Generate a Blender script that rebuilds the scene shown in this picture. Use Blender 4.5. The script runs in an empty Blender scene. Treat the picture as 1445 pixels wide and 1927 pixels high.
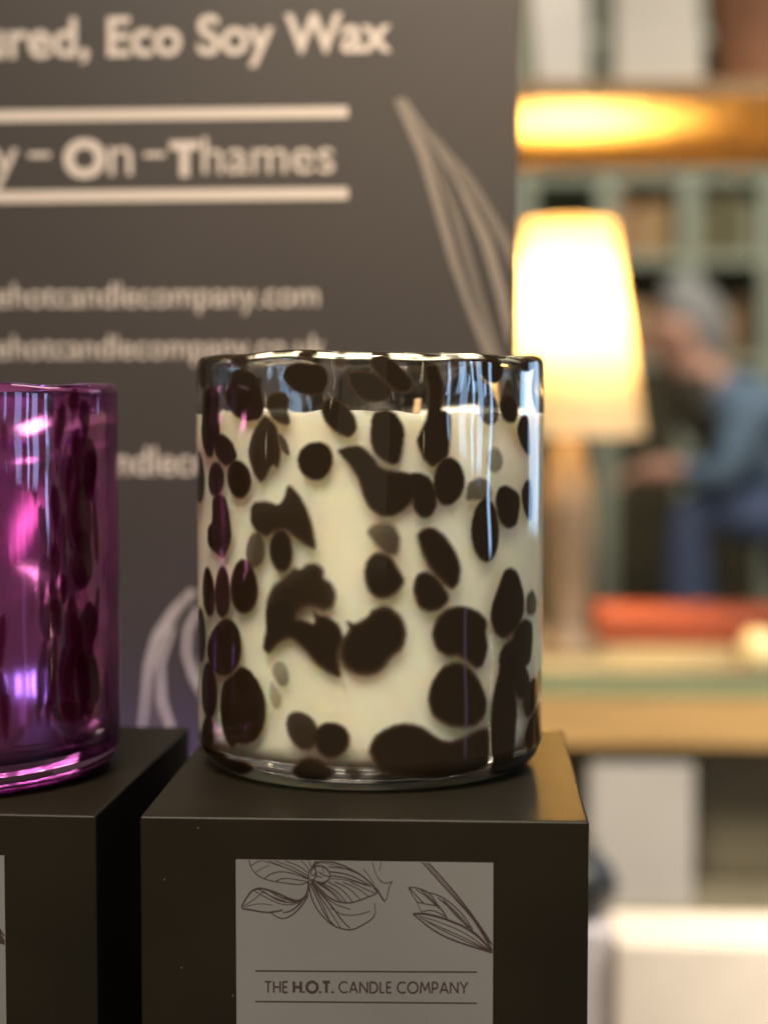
import bpy, math, random
import numpy as np
from mathutils import Vector, Matrix

random.seed(7)
scene = bpy.context.scene
COL = scene.collection
PI = math.pi

# ------------------------------------------------------------------ camera
W0, H0, FPX = 1445.0, 1927.0, 3235.0        # the photograph's size and focal length in its pixels
VPX, VPY = 890.0, 775.0                     # where the depth direction (+Y) vanishes
pitch = math.atan((H0 / 2 - VPY) / FPX)
yaw = math.atan((VPX - W0 / 2) * math.cos(pitch) / FPX)
R_ = Vector((math.cos(yaw), math.sin(yaw), 0))
F_ = Vector((-math.sin(yaw) * math.cos(pitch), math.cos(yaw) * math.cos(pitch), -math.sin(pitch)))
U_ = R_.cross(F_)
cam_d = bpy.data.cameras.new('camera')
cam = bpy.data.objects.new('camera', cam_d)
COL.objects.link(cam)
cam.matrix_world = Matrix(((R_.x, U_.x, -F_.x, 0), (R_.y, U_.y, -F_.y, 0), (R_.z, U_.z, -F_.z, 0), (0, 0, 0, 1)))
cam_d.sensor_fit = 'VERTICAL'
cam_d.sensor_height = 24.0
cam_d.lens = FPX / H0 * 24.0
cam_d.clip_start, cam_d.clip_end = 0.02, 60
cam_d.dof.use_dof = True
cam_d.dof.focus_distance = 0.401
cam_d.dof.aperture_fstop = cam_d.lens / 8.7
scene.camera = cam

# ------------------------------------------------------------------ world, exposure, lamps
world = bpy.data.worlds.new('World')
scene.world = world
world.use_nodes = True
bg = world.node_tree.nodes['Background']
bg.inputs[0].default_value = (1.0, 0.84, 0.66, 1)
bg.inputs[1].default_value = 0.10
vs = scene.view_settings
vs.view_transform = 'Standard'
vs.look = 'None'
vs.exposure = 0.0
vs.gamma = 1.0
scene.cycles.use_denoising = True
scene.cycles.max_bounces = 16
scene.cycles.transmission_bounces = 14
scene.cycles.diffuse_bounces = 5
scene.cycles.glossy_bounces = 8
scene.cycles.sample_clamp_indirect = 70
scene.cycles.blur_glossy = 0.5

CC = Vector((-0.0267, 0.4478, 0))           # axis of the near candle


def area(name, loc, target, sx, sy, power, col):
    d = bpy.data.lights.new(name, 'AREA')
    d.shape = 'RECTANGLE'
    d.size, d.size_y, d.energy, d.color = sx, sy, power, col
    o = bpy.data.objects.new(name, d)
    COL.objects.link(o)
    o.location = loc
    o.rotation_euler = (Vector(target) - Vector(loc)).to_track_quat('-Z', 'Y').to_euler()
    return o


def around(alpha, dist, z):
    """a point seen from the candle at alpha degrees to the right of the camera"""
    v = -CC.normalized()
    a = math.radians(alpha)
    return Vector((CC.x + dist * (v.x * math.cos(a) - v.y * math.sin(a)),
                   CC.y + dist * (v.x * math.sin(a) + v.y * math.cos(a)), z))


area('ceiling_lamp', (-0.15, -0.25, 0.95), (-0.03, 0.45, -0.04), 0.55, 0.45, 38, (1.0, 0.86, 0.67))
area('sign_sheen_panel', (-0.05, -1.2, 0.3), (-0.02, 0.5, 0.05), 0.9, 1.0, 0.22 * PI * 0.9, (1.0, 0.80, 0.56))  # unseen panel behind the camera, added for sheen on the sign
BLUE = (0.42, 0.66, 1.0)
for al, w, z0, z1, L in ((51, 0.035, -0.02, 0.16, 10), (60.5, 0.11, -0.045, 0.16, 8.5), (67.5, 0.03, -0.06, 0.16, 18),
                         (73, 0.09, -0.065, 0.16, 11), (82, 0.05, -0.125, 0.16, 15), (134, 0.42, -0.12, 0.2, 3.6)):
    p = around(al, 1.25, (z0 + z1) / 2)
    area('window_or_added_strip', p, (CC.x, CC.y, (z0 + z1) / 2), w, z1 - z0, L * PI * w * (z1 - z0), BLUE)
for al, z, s, L in ((33, 0.012, 0.006, 40), (33, -0.03, 0.006, 25), (-24, 0.004, 0.006, 26), (-70, 0.0, 0.012, 10), (14, 0.004, 0.005, 40), (83.5, -0.20, 0.005, 60), (83.5, -0.235, 0.005, 60), (83, -0.29, 0.005, 60), (82.5, -0.345, 0.005, 60), (82.5, -0.36, 0.005, 60)):
    area('small_spot_lamp', around(al, 1.1, z), (CC.x, CC.y, z), s, s * 2, L * PI * s * s * 2, (1.0, 0.86, 0.55))
area('window_or_added_strip', around(63, 1.25, -0.19), (CC.x, CC.y, -0.19), 0.05, 0.26, 0.8 * PI * 0.013, (0.70, 0.5, 1.0))  # added violet strip for the purple jar's lower highlight, not a window
area('violet_sign_fill', (-0.15, 0.565, -0.15), (-0.13, 0.61, -0.06), 0.10, 0.03, 0.05, (0.50, 0.25, 1.0))  # hidden light added to tint the sign's lower left violet
area('background_fill', (0.9, 1.2, 1.75), (0.5, 2.3, -0.3), 0.9, 0.9, 30, (1.0, 0.88, 0.7))  # unseen area light added to brighten the background
wl = area('warm_haze_fill', (0.27, 0.34, 0.42), (-0.02, 0.607, 0.10), 0.08, 0.08, 0.36, (1.0, 0.74, 0.44))  # added light on the sign in place of lens haze
wl.data.spread = math.radians(42)
sd = bpy.data.lights.new('background_fill_spot', 'SPOT')  # unseen spot added to lift the front faces of the background
sd.energy, sd.color, sd.spot_size, sd.spot_blend, sd.shadow_soft_size = 178, (1.0, 0.90, 0.77), math.radians(42), 0.7, 0.12
so = bpy.data.objects.new('background_fill_spot', sd)
COL.objects.link(so)
so.location = (0.95, 0.25, 1.35)
so.rotation_euler = (Vector((0.42, 1.5, -0.44)) - so.location).to_track_quat('-Z', 'Y').to_euler()
area('far_area_light', (1.0, 3.2, 2.1), (0.8, 4.9, -0.2), 1.0, 1.0, 55, (1.0, 0.9, 0.74))  # unseen area light aimed at the bookcase and person


# ------------------------------------------------------------------ helpers
def ray(px, py):
    return (F_ * FPX + R_ * (px - W0 / 2) - U_ * (py - H0 / 2)).normalized()


def at(px, py, Y):
    d = ray(px, py)
    return d * (Y / d.y)


def hit_plane(px, py, o, n):
    d = ray(px, py)
    return d * (o.dot(n) / d.dot(n))


def mesh_obj(name, verts, faces, mat=None, parent=None, smooth=False):
    me = bpy.data.meshes.new(name)
    me.from_pydata([tuple(v) for v in verts], [], faces)
    me.update()
    o = bpy.data.objects.new(name, me)
    COL.objects.link(o)
    if mat:
        me.materials.append(mat)
    if smooth:
        me.polygons.foreach_set('use_smooth', [True] * len(me.polygons))
    if parent:
        o.parent = parent
        o.matrix_parent_inverse = Matrix.Translation(parent.location).inverted() if parent.rotation_euler.z == 0 else Matrix.Identity(4)
    return o


def tag(o, label, cat, group=None, kind=None):
    o['label'] = label
    o['category'] = cat
    if group:
        o['group'] = group
    if kind:
        o['kind'] = kind
    return o


def empty(name, loc, label, cat, group=None):
    o = bpy.data.objects.new(name, None)
    o.empty_display_size = 0.02
    COL.objects.link(o)
    o.location = loc
    return tag(o, label, cat, group)


def box_geo(x0, x1, y0, y1, z0, z1):
    v = [(x0, y0, z0), (x1, y0, z0), (x1, y1, z0), (x0, y1, z0), (x0, y0, z1), (x1, y0, z1), (x1, y1, z1), (x0, y1, z1)]
    f = [(0, 3, 2, 1), (4, 5, 6, 7), (0, 1, 5, 4), (1, 2, 6, 5), (2, 3, 7, 6), (3, 0, 4, 7)]
    return v, f


def box(name, x0, x1, y0, y1, z0, z1, mat, parent=None, bev=0.0, seg=3):
    v, f = box_geo(x0, x1, y0, y1, z0, z1)
    o = mesh_obj(name, v, f, mat, parent)
    if bev:
        m = o.modifiers.new('bevel', 'BEVEL')
        m.width, m.segments, m.limit_method = bev, seg, 'NONE'
        o.data.polygons.foreach_set('use_smooth', [True] * len(o.data.polygons))
        n = o.modifiers.new('normals', 'WEIGHTED_NORMAL')
    return o


def lathe(name, prof, cx, cy, mat, parent=None, seg=64, disp=None):
    """revolve a profile of (r, z); r = 0 ends close the shape"""
    verts, rows = [], []
    for r, z in prof:
        if r < 1e-7:
            rows.append([len(verts)])
            verts.append((cx, cy, z))
        else:
            row = []
            for i in range(seg):
                a = 2 * PI * i / seg
                row.append(len(verts))
                verts.append((cx + r * math.cos(a), cy + r * math.sin(a), z))
            rows.append(row)
    faces = []
    for A, B in zip(rows, rows[1:]):
        for i in range(seg):
            j = (i + 1) % seg
            if len(A) == 1 and len(B) == 1:
                continue
            if len(A) == 1:
                faces.append((A[0], B[j], B[i]))
            elif len(B) == 1:
                faces.append((A[i], A[j], B[0]))
            else:
                faces.append((A[i], A[j], B[j], B[i]))
    return mesh_obj(name, verts, faces, mat, parent, smooth=True)


def ribbons(strokes, to3d, normal, lift, step=1.2e-5):
    """flat ink strokes: list of (points, width0, width1) in drawing units -> verts, faces"""
    V, Fc = [], []
    for k, (pts, w0, w1) in enumerate(strokes):
        p = np.array(pts, float)
        for _ in range(2 if len(p) > 2 else 0):       # soften corners
            q = [p[0]]
            for a, b in zip(p[:-1], p[1:]):
                q += [a * .75 + b * .25, a * .25 + b * .75]
            q.append(p[-1])
            p = np.array(q)
        t = np.gradient(p, axis=0)
        t /= np.linalg.norm(t, axis=1)[:, None] + 1e-9
        nrm = np.stack([-t[:, 1], t[:, 0]], 1)
        s = np.linspace(0, 1, len(p))
        w = (w0 + (w1 - w0) * s)[:, None] / 2
        base = len(V)
        off = normal * (lift + (k % 23) * step)
        for a, b in zip(p + nrm * w, p - nrm * w):
            V.append(to3d(*a) + off)
            V.append(to3d(*b) + off)
        for i in range(len(p) - 1):
            Fc.append((base + 2 * i, base + 2 * i + 1, base + 2 * i + 3, base + 2 * i + 2))
    return V, Fc


# ------------------------------------------------------------------ materials
def mat(name, col, rough=0.5, metal=0.0, spec=0.5, noise=0.0, nscale=40.0, bump=0.0, bscale=200.0, sss=0.0, sss_r=(0.01, 0.006, 0.003), coat=0.0, stretch=(1, 1, 1), dust=0.0):
    m = bpy.data.materials.new(name)
    m.use_nodes = True
    nt = m.node_tree
    p = nt.nodes['Principled BSDF']
    p.inputs['Base Color'].default_value = (*col, 1)
    p.inputs['Roughness'].default_value = rough
    p.inputs['Metallic'].default_value = metal
    p.inputs['Specular IOR Level'].default_value = spec
    p.inputs['Coat Weight'].default_value = coat
    tc = nt.nodes.new('ShaderNodeTexCoord')
    mp = nt.nodes.new('ShaderNodeMapping')
    mp.inputs['Scale'].default_value = stretch
    nt.links.new(tc.outputs['Object'], mp.inputs[0])
    if noise:
        nz = nt.nodes.new('ShaderNodeTexNoise')
        nz.inputs['Scale'].default_value = nscale
        nz.inputs['Detail'].default_value = 6
        nt.links.new(mp.outputs[0], nz.inputs['Vector'])
        r = nt.nodes.new('ShaderNodeMapRange')
        r.inputs[1].default_value, r.inputs[2].default_value = 0.25, 0.75
        r.inputs[3].default_value, r.inputs[4].default_value = 1 - noise, 1 + noise
        nt.links.new(nz.outputs['Fac'], r.inputs[0])
        mx = nt.nodes.new('ShaderNodeVectorMath')
        mx.operation = 'SCALE'
        mx.inputs[0].default_value = col
        nt.links.new(r.outputs[0], mx.inputs['Scale'])
        nt.links.new(mx.outputs[0], p.inputs['Base Color'])
    if dust:
        vo = nt.nodes.new('ShaderNodeTexVoronoi')
        vo.inputs['Scale'].default_value = 260
        nt.links.new(tc.outputs['Object'], vo.inputs['Vector'])
        lt = nt.nodes.new('ShaderNodeMapRange')
        lt.inputs[1].default_value, lt.inputs[2].default_value = 0.02, 0.07
        lt.inputs[3].default_value, lt.inputs[4].default_value = 1, 0
        nt.links.new(vo.outputs['Distance'], lt.inputs[0])
        sx = nt.nodes.new('ShaderNodeSeparateColor')
        nt.links.new(vo.outputs['Color'], sx.inputs[0])
        gt = nt.nodes.new('ShaderNodeMath')
        gt.operation = 'GREATER_THAN'
        gt.inputs[1].default_value = 0.80
        nt.links.new(sx.outputs[0], gt.inputs[0])
        ml = nt.nodes.new('ShaderNodeMath')
        ml.operation = 'MULTIPLY'
        nt.links.new(gt.outputs[0], ml.inputs[0])
        nt.links.new(lt.outputs[0], ml.inputs[1])
        md = nt.nodes.new('ShaderNodeMath')
        md.operation = 'MULTIPLY'
        md.inputs[1].default_value = dust
        nt.links.new(ml.outputs[0], md.inputs[0])
        mc = nt.nodes.new('ShaderNodeMix')
        mc.data_type = 'RGBA'
        mc.inputs[7].default_value = (0.45, 0.42, 0.38, 1)
        nt.links.new(md.outputs[0], mc.inputs[0])
        src = p.inputs['Base Color'].links[0].from_socket if p.inputs['Base Color'].links else None
        if src:
            nt.links.new(src, mc.inputs[6])
        else:
            mc.inputs[6].default_value = (*col, 1)
        nt.links.new(mc.outputs[2], p.inputs['Base Color'])
    if bump:
        nz2 = nt.nodes.new('ShaderNodeTexNoise')
        nz2.inputs['Scale'].default_value = bscale
        nz2.inputs['Detail'].default_value = 4
        nt.links.new(mp.outputs[0], nz2.inputs['Vector'])
        b = nt.nodes.new('ShaderNodeBump')
        b.inputs['Strength'].default_value = bump
        b.inputs['Distance'].default_value = 0.0005
        nt.links.new(nz2.outputs['Fac'], b.inputs['Height'])
        nt.links.new(b.outputs[0], p.inputs['Normal'])
    if sss:
        p.inputs['Subsurface Weight'].default_value = sss
        p.inputs['Subsurface Radius'].default_value = sss_r
        p.inputs['Subsurface Scale'].default_value = 1.0
    return m


def spotted_glass(name, tint, thin_col, thick_col, ior=1.5, rough=0.0, spec=0.5):
    m = bpy.data.materials.new(name)
    m.use_nodes = True
    nt = m.node_tree
    out = nt.nodes['Material Output']
    nt.nodes.remove(nt.nodes['Principled BSDF'])
    g = nt.nodes.new('ShaderNodeBsdfGlass')
    g.inputs['Color'].default_value = (*tint, 1)
    g.inputs['Roughness'].default_value = rough
    g.inputs['IOR'].default_value = ior
    d = nt.nodes.new('ShaderNodeBsdfPrincipled')
    d.inputs['Roughness'].default_value = 0.03
    d.inputs['IOR'].default_value = ior
    d.inputs['Specular IOR Level'].default_value = spec
    at_ = nt.nodes.new('ShaderNodeAttribute')
    at_.attribute_name = 'spot'
    mc = nt.nodes.new('ShaderNodeMix')
    mc.data_type = 'RGBA'
    mc.inputs[6].default_value = (*thin_col, 1)
    mc.inputs[7].default_value = (*thick_col, 1)
    ad = nt.nodes.new('ShaderNodeAttribute')
    ad.attribute_name = 'spot_depth'
    nt.links.new(ad.outputs['Fac'], mc.inputs[0])
    nt.links.new(mc.outputs[2], d.inputs['Base Color'])
    mx = nt.nodes.new('ShaderNodeMixShader')
    nt.links.new(at_.outputs['Fac'], mx.inputs[0])
    nt.links.new(g.outputs[0], mx.inputs[1])
    nt.links.new(d.outputs[0], mx.inputs[2])
    nt.links.new(mx.outputs[0], out.inputs['Surface'])
    return m


M_black = mat('black_card', (0.0090, 0.0072, 0.0044), 0.43, spec=0.17, noise=0.30, nscale=22, bump=0.06, bscale=1500, dust=0.15)
M_silver = mat('satin_silver_sticker', (0.275, 0.268, 0.268), 0.31, metal=0.6, spec=0.5, noise=0.12, nscale=16, dust=0.4, bump=0.05, bscale=600)
M_ink = mat('dark_ink', (0.022, 0.012, 0.012), 0.6)
M_wax = mat('cream_wax', (0.94, 0.89, 0.71), 0.5, spec=0.3, noise=0.08, nscale=45, sss=0.6, sss_r=(0.008, 0.005, 0.0025))
M_wick = mat('cotton_wick', (0.40, 0.28, 0.16), 0.9)
M_glass = spotted_glass('dappled_glass', (0.985, 0.99, 0.985), (0.062, 0.037, 0.019), (0.013, 0.008, 0.004))
M_pglass = spotted_glass('purple_glass', (0.90, 0.70, 0.91), (0.06, 0.004, 0.025), (0.012, 0.0008, 0.0035), spec=0.12)
M_pmetal = mat('purple_plating', (0.58, 0.25, 0.48), 0.11, metal=0.88, bump=0.07, bscale=60, stretch=(1, 1, 0.15))
M_sign = mat('charcoal_board', (0.0235, 0.020, 0.0195), 0.42, spec=0.5, noise=0.10, nscale=14, bump=0.03, bscale=900)
M_print = mat('pale_print', (0.315, 0.28, 0.262), 0.6)
M_leafp = mat('faded_leaf_print', (0.112, 0.095, 0.083), 0.6)
M_leafp2 = mat('mid_leaf_print', (0.072, 0.061, 0.053), 0.6)
M_table = mat('dark_table_top', (0.02, 0.017, 0.015), 0.6, noise=0.2)
M_oak = mat('warm_oak', (0.50, 0.31, 0.12), 0.5, noise=0.25, nscale=6, stretch=(1, 8, 8))
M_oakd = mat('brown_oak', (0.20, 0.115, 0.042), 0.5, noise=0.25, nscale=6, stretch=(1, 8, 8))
M_shelf = mat('lamplit_oak', (0.55, 0.36, 0.12), 0.5, noise=0.12, nscale=6, stretch=(1, 8, 8))  # oak lightened to make the shelf's underside look lamplit
M_oakl = mat('pale_oak', (0.165, 0.15, 0.10), 0.45, noise=0.15, nscale=6, stretch=(1, 8, 8))
M_green = mat('sage_edging', (0.24, 0.27, 0.14), 0.6, noise=0.1)
M_khaki = mat('khaki_panel', (0.24, 0.212, 0.142), 0.7, noise=0.1)
M_white = mat('white_card', (0.78, 0.75, 0.70), 0.6, noise=0.04)
M_card = mat('soft_white_card', (0.42, 0.40, 0.37), 0.6, noise=0.06, nscale=20)
M_cream = mat('cream_card', (0.86, 0.77, 0.66), 0.6, noise=0.04)
M_ceram = mat('white_ceramic', (0.42, 0.41, 0.40), 0.35, noise=0.04)
M_terra = mat('terracotta', (0.25, 0.125, 0.08), 0.7, noise=0.15)
M_red = mat('orange_red_card', (0.21, 0.034, 0.008), 0.55, noise=0.1)
M_yell = mat('pale_yellow_glow', (0.85, 0.70, 0.36), 0.35)
M_pot = mat('black_glaze', (0.02, 0.02, 0.02), 0.35)
M_sage = mat('sage_paint', (0.33, 0.38, 0.31), 0.6, noise=0.08)
M_dark = mat('dark_olive_paint', (0.055, 0.048, 0.024), 0.7, noise=0.15)
M_wall = mat('wall_paint', (0.20, 0.17, 0.11), 0.8, noise=0.08)
M_floor = mat('floor_boards', (0.13, 0.085, 0.045), 0.6, noise=0.3, nscale=4, stretch=(1, 8, 1))
M_lbase = mat('amber_wood', (0.17, 0.115, 0.07), 0.5, noise=0.2, nscale=20)
M_skin = mat('skin', (0.52, 0.29, 0.22), 0.55)
M_hair = mat('grey_hair', (0.27, 0.28, 0.29), 0.7, noise=0.2)
M_knit = mat('blue_grey_knit', (0.12, 0.19, 0.29), 0.9, noise=0.12)
M_vest = mat('dark_waistcoat', (0.05, 0.045, 0.032), 0.9)
M_jean = mat('blue_denim', (0.07, 0.10, 0.20), 0.9, noise=0.15)

# ------------------------------------------------------------------ heights
ZTOP = at(690, 1541, 0.381).z                    # top of the gift boxes
YB = 0.381                        # their front faces
ZTAB = -0.215                     # the display table

# ================================================================== SETTING
def structure(o):
    o['kind'] = 'structure'
    return o


structure(box('floor', -3.5, 4.0, -1.2, 6.0, -1.03, -1.0, M_floor))
tag(box('back_wall', -3.5, 4.0, 5.75, 5.85, -1.0, 1.7, M_wall), 'plain brown wall behind the sage bookcase', 'wall', kind='structure')

# display table that carries the boxes and the sign
t = empty('display_table', (-0.30, 0.48, ZTAB), 'dark display table under the black gift boxes and the sign', 'table')
box('tabletop', -0.85, 0.030, 0.26, 0.73, ZTAB - 0.025, ZTAB, M_table, t, 0.002)
for x in (-0.81, -0.01):
    for y in (0.30, 0.69):
        box('leg', x - 0.02, x + 0.02, y - 0.02, y + 0.02, -1.0, ZTAB - 0.025, M_table, t, 0.001)


# ================================================================== GLASS JARS
def chaikin(p, n=3):
    p = np.array(p, float)
    for _ in range(n):
        q = np.roll(p, -1, axis=0)
        p = np.stack([p * .8 + q * .2, p * .2 + q * .8], 1).reshape(-1, 2)
    return p


def ell(cx, cy, rx, ry, tilt=0.0, n=22, wob=0.05):
    a = math.radians(tilt)
    ph = random.random() * 6
    out = []
    for i in range(n):
        t_ = 2 * PI * i / n
        k = 1 + wob * math.sin(2 * t_ + ph) + wob * .6 * math.sin(3 * t_ + 2 * ph)
        x, y = rx * k * math.cos(t_), ry * k * math.sin(t_)
        out.append((cx + x * math.cos(a) - y * math.sin(a), cy + x * math.sin(a) + y * math.cos(a)))
    return out


def sdf_poly(P, X, Z):
    """signed distance of points to polygon P (negative inside)"""
    d2 = np.full(X.shape, 1e9)
    s = np.ones(X.shape)
    n = len(P)
    for i in range(n):
        ax, az = P[i]
        bx, bz = P[i - 1]
        ex, ez = bx - ax, bz - az
        wx, wz = X - ax, Z - az
        t_ = np.clip((wx * ex + wz * ez) / (ex * ex + ez * ez + 1e-12), 0, 1)
        d2 = np.minimum(d2, (wx - ex * t_) ** 2 + (wz - ez * t_) ** 2)
        c1, c2, c3 = Z >= az, Z < bz, ex * wz > ez * wx
        flip = (c1 & c2 & c3) | (~c1 & ~c2 & ~c3)
        s = np.where(flip, -s, s)
    return s * np.sqrt(d2)


def px_to_wall(px, py, C, R):
    """photo pixel -> (arc length in mm from the side that faces the camera, height in mm) on the jar's wall"""
    d = ray(px, py)
    a = d.x * d.x + d.y * d.y
    b = d.x * C.x + d.y * C.y
    c = C.x ** 2 + C.y ** 2 - R * R
    disc = max(b * b - a * c, 0)
    s = (b - math.sqrt(disc)) / a
    p = d * s
    face = math.atan2(-C.y, -C.x)
    th = math.atan2(p.y - C.y, p.x - C.x) - face
    th = (th + PI) % (2 * PI) - PI
    return th * R * 1000, p.z * 1000


def wave(th, z, seed):
    """smooth uneven blown-glass surface, about -1 .. 1"""
    rs = np.random.RandomState(seed)
    v = 0
    for k in range(9):
        n = rs.randint(2, 12)
        v = v + np.sin(n * th + rs.rand() * 6 + (rs.rand() - .5) * 220 * z) * np.cos(z * (50 + 300 * rs.rand()) + rs.rand() * 6) / (1 + 0.12 * n)
    return v / 4


def jar(name, C, R, zb, zt, wall, basethk, round_r, mat_, parent, shapes, seed, nseg=760, nrow=380, amp=0.0002, grow=0.5, extra=()):
    """one closed blown-glass shell; shapes = [(polygon in mm on the wall, softness mm, density)]"""
    zs = np.linspace(zb + round_r, zt - 0.0022, nrow)
    prof = [(0.0, zb + 0.0016), (R * 0.5, zb + 0.0015), (R - round_r - 0.004, zb + 0.0009), (R - round_r - 0.0015, zb + 0.0001), (R - round_r, zb)]
    for i in range(1, 12):
        a = -PI / 2 + PI / 2 * i / 12
        prof.append((R - round_r + round_r * math.cos(a), zb + round_r + round_r * math.sin(a)))
    i0 = len(prof)
    prof += [(R, z) for z in zs]
    i1 = len(prof)
    rr = wall / 2
    for i in range(1, 10):
        a = PI * i / 10
        prof.append((R - rr + rr * math.cos(a), zt - 0.0022 + 0.0022 * math.sin(a)))
    i2 = len(prof)
    zin = zb + basethk
    for z in np.linspace(zt - 0.0022, zin + 0.005, 70):
        prof.append((R - wall, z))
    for i in range(1, 8):
        a = PI / 2 * i / 8
        prof.append((R - wall - 0.005 + 0.005 * math.cos(a), zin + 0.005 - 0.005 * math.sin(a)))
    prof += [(R * 0.45, zin - 0.0006), (0.0, zin - 0.0008)]
    nP = len(prof)
    face = math.atan2(-C.y, -C.x)
    th = np.arange(nseg) * 2 * PI / nseg
    pr = np.array(prof)
    TH, RR = np.meshgrid(th, pr[:, 0])
    ZZ = np.repeat(pr[:, 1][:, None], nseg, 1)
    # unevenness
    h = np.clip((ZZ - zb) / (zt - zb), 0, 1)
    up = 0.35 + 0.65 * np.clip((h - 0.5) / 0.35, 0, 1)
    wv = np.zeros_like(ZZ)
    wv[i0:i1] = wave(TH[i0:i1], ZZ[i0:i1], seed) * up[i0:i1]
    wv[i1:i2] = wave(TH[i1:i2], np.full_like(ZZ[i1:i2], zt - 0.0022), seed)
    wi = np.zeros_like(ZZ)
    wi[i2:] = wave(TH[i2:], ZZ[i2:], seed + 5) * up[i2:]
    fade = np.clip((pr[:, 1] - zb - round_r) / 0.008, 0, 1)[:, None]
    RR = np.where(RR > 1e-6, RR + amp * (wv + 1.4 * wi) * fade, 0)
    top = np.clip((ZZ - (zt - 0.012)) / 0.012, 0, 1)
    ZZ = ZZ + top * 0.00045 * (np.sin(3 * TH + 1.1) * .6 + np.sin(7 * TH + 2.3) * .45 + np.sin(12 * TH) * .25)
    X = C.x + RR * np.cos(TH)
    Y = C.y + RR * np.sin(TH)
    V = np.stack([X, Y, ZZ], -1).reshape(-1, 3)
    idx = np.arange(nP * nseg).reshape(nP, nseg)
    A, B = idx[:-1], idx[1:]
    A2, B2 = np.roll(A, -1, 1), np.roll(B, -1, 1)
    Fq = np.stack([A, A2, B2, B], -1).reshape(-1, 4)
    # spots of dark glass on the outer wall
    val = np.zeros((nP, nseg))
    dep = np.zeros((nP, nseg))
    arc = ((TH - face + PI) % (2 * PI) - PI) * R * 1000
    zmm = np.repeat((pr[:, 1] * 1000)[:, None], nseg, 1)
    rs = np.random.RandomState(seed + 1)
    wob = 0.28 * (np.sin(arc * 1.9 + zmm * 1.1) * np.sin(zmm * 1.7 - arc * .8) + .6 * np.sin(arc * 4.1 + 1) * np.sin(zmm * 3.7))
    lim = i2
    for P, soft, dens in shapes:
        P = np.array(P)
        x0, z0 = P.min(0) - 2.5
        x1, z1 = P.max(0) + 2.5
        sel = (arc[:lim] > x0) & (arc[:lim] < x1) & (zmm[:lim] > z0) & (zmm[:lim] < z1)
        if not sel.any():
            continue
        d = sdf_poly(P, arc[:lim][sel], zmm[:lim][sel]) + wob[:lim][sel] * 0.16
        k = np.clip((grow - d) / (0.38 + 0.50 * soft), 0, 1)
        k = k * k * (3 - 2 * k) * dens
        g = np.clip((grow - d) / (0.90 * soft), 0, 1) * dens ** 2
        cur = val[:lim][sel]
        val[:lim][sel] = 1 - (1 - cur) * (1 - k)
        dep[:lim][sel] = 1 - (1 - dep[:lim][sel]) * (1 - g)
    for s, e, f in extra:
        val[s:e] = f
    me = bpy.data.meshes.new(name)
    me.vertices.add(len(V))
    me.vertices.foreach_set('co', V.astype(np.float32).ravel())
    nf = len(Fq)
    me.loops.add(nf * 4)
    me.loops.foreach_set('vertex_index', Fq.astype(np.int32).ravel())
    me.polygons.add(nf)
    me.polygons.foreach_set('loop_start', np.arange(0, nf * 4, 4, dtype=np.int32))
    me.polygons.foreach_set('use_smooth', np.ones(nf, dtype=bool))
    me.update(calc_edges=True)
    me.validate()
    at_ = me.attributes.new('spot', 'FLOAT', 'POINT')
    at_.data.foreach_set('value', val.astype(np.float32).ravel())
    at2 = me.attributes.new('spot_depth', 'FLOAT', 'POINT')
    at2.data.foreach_set('value', dep.astype(np.float32).ravel())
    # merge the poles
    import bmesh
    bm = bmesh.new()
    bm.from_mesh(me)
    bmesh.ops.remove_doubles(bm, verts=[v for v in bm.verts if (v.co.x - C.x) ** 2 + (v.co.y - C.y) ** 2 < 1e-10], dist=1e-6)
    bm.to_mesh(me)
    bm.free()
    me.materials.append(mat_)
    o = bpy.data.objects.new(name, me)
    COL.objects.link(o)
    o.parent = parent
    o.matrix_parent_inverse = Matrix.Translation(parent.location).inverted()
    return o


RJ = 0.045
# outlines of the dark spots, traced on the photograph save the added rim ones, and laid onto the jar's wall: (outline, softness, density)
SP = []


def P(pts, soft=1.1, dens=1.0):
    SP.append((pts, soft, dens))


def E(cx, cy, rx, ry, tilt=0, soft=1.1, dens=1.0):
    SP.append((ell(cx, cy, rx, ry, tilt), soft, dens))


P([(422, 745), (440, 780), (465, 791), (489, 787), (496, 770), (493, 745), (480, 702), (440, 695), (435, 722)], .7)
P([(534, 715), (539, 695), (564, 687), (609, 690), (617, 715), (607, 740), (579, 743), (554, 735)], .7)
P([(499, 760), (512, 740), (534, 740), (547, 755), (539, 770), (547, 797), (534, 799), (514, 789)], 1.0, .95)
P([(499, 780), (519, 799), (524, 819), (529, 852), (524, 882), (512, 872), (499, 902), (489, 907), (477, 889), (466, 852), (472, 824), (484, 799)], 1.2, .97)
P([(524, 814), (539, 832), (545, 858), (531, 846)], .8, .9)
P([(604, 770), (612, 752), (631, 751), (654, 765), (669, 789), (671, 809), (656, 824), (631, 812), (612, 792)], 1.0)
E(594, 867, 31, 37)
P([(381, 789), (384, 735), (396, 727), (412, 735), (412, 789), (415, 817), (405, 834), (401, 859), (390, 859), (381, 834), (379, 809)], .9)  # upper end also paints in a dark reflection of the purple jar
P([(405, 819), (420, 817), (437, 832), (447, 859), (435, 872), (425, 877), (412, 864), (405, 849)], .9)
E(450, 902, 21, 37, -4)
E(407, 902, 15, 31)
E(375.5, 899, 9, 50, 0, 1.5)
P([(400, 939), (412, 930), (425, 937), (431, 969), (436, 1014), (422, 1051), (407, 1041), (391, 1024), (391, 994), (400, 984)], .9)
P([(472, 954), (480, 944), (502, 943), (524, 951), (534, 939), (541, 912), (552, 917), (572, 944), (587, 984), (596, 1035), (579, 1029), (552, 1009), (537, 996), (519, 999), (502, 1012), (482, 1001), (471, 981)], 1.4, .98)
E(481, 1036, 18, 33, 0, 1.4, .86)
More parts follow.
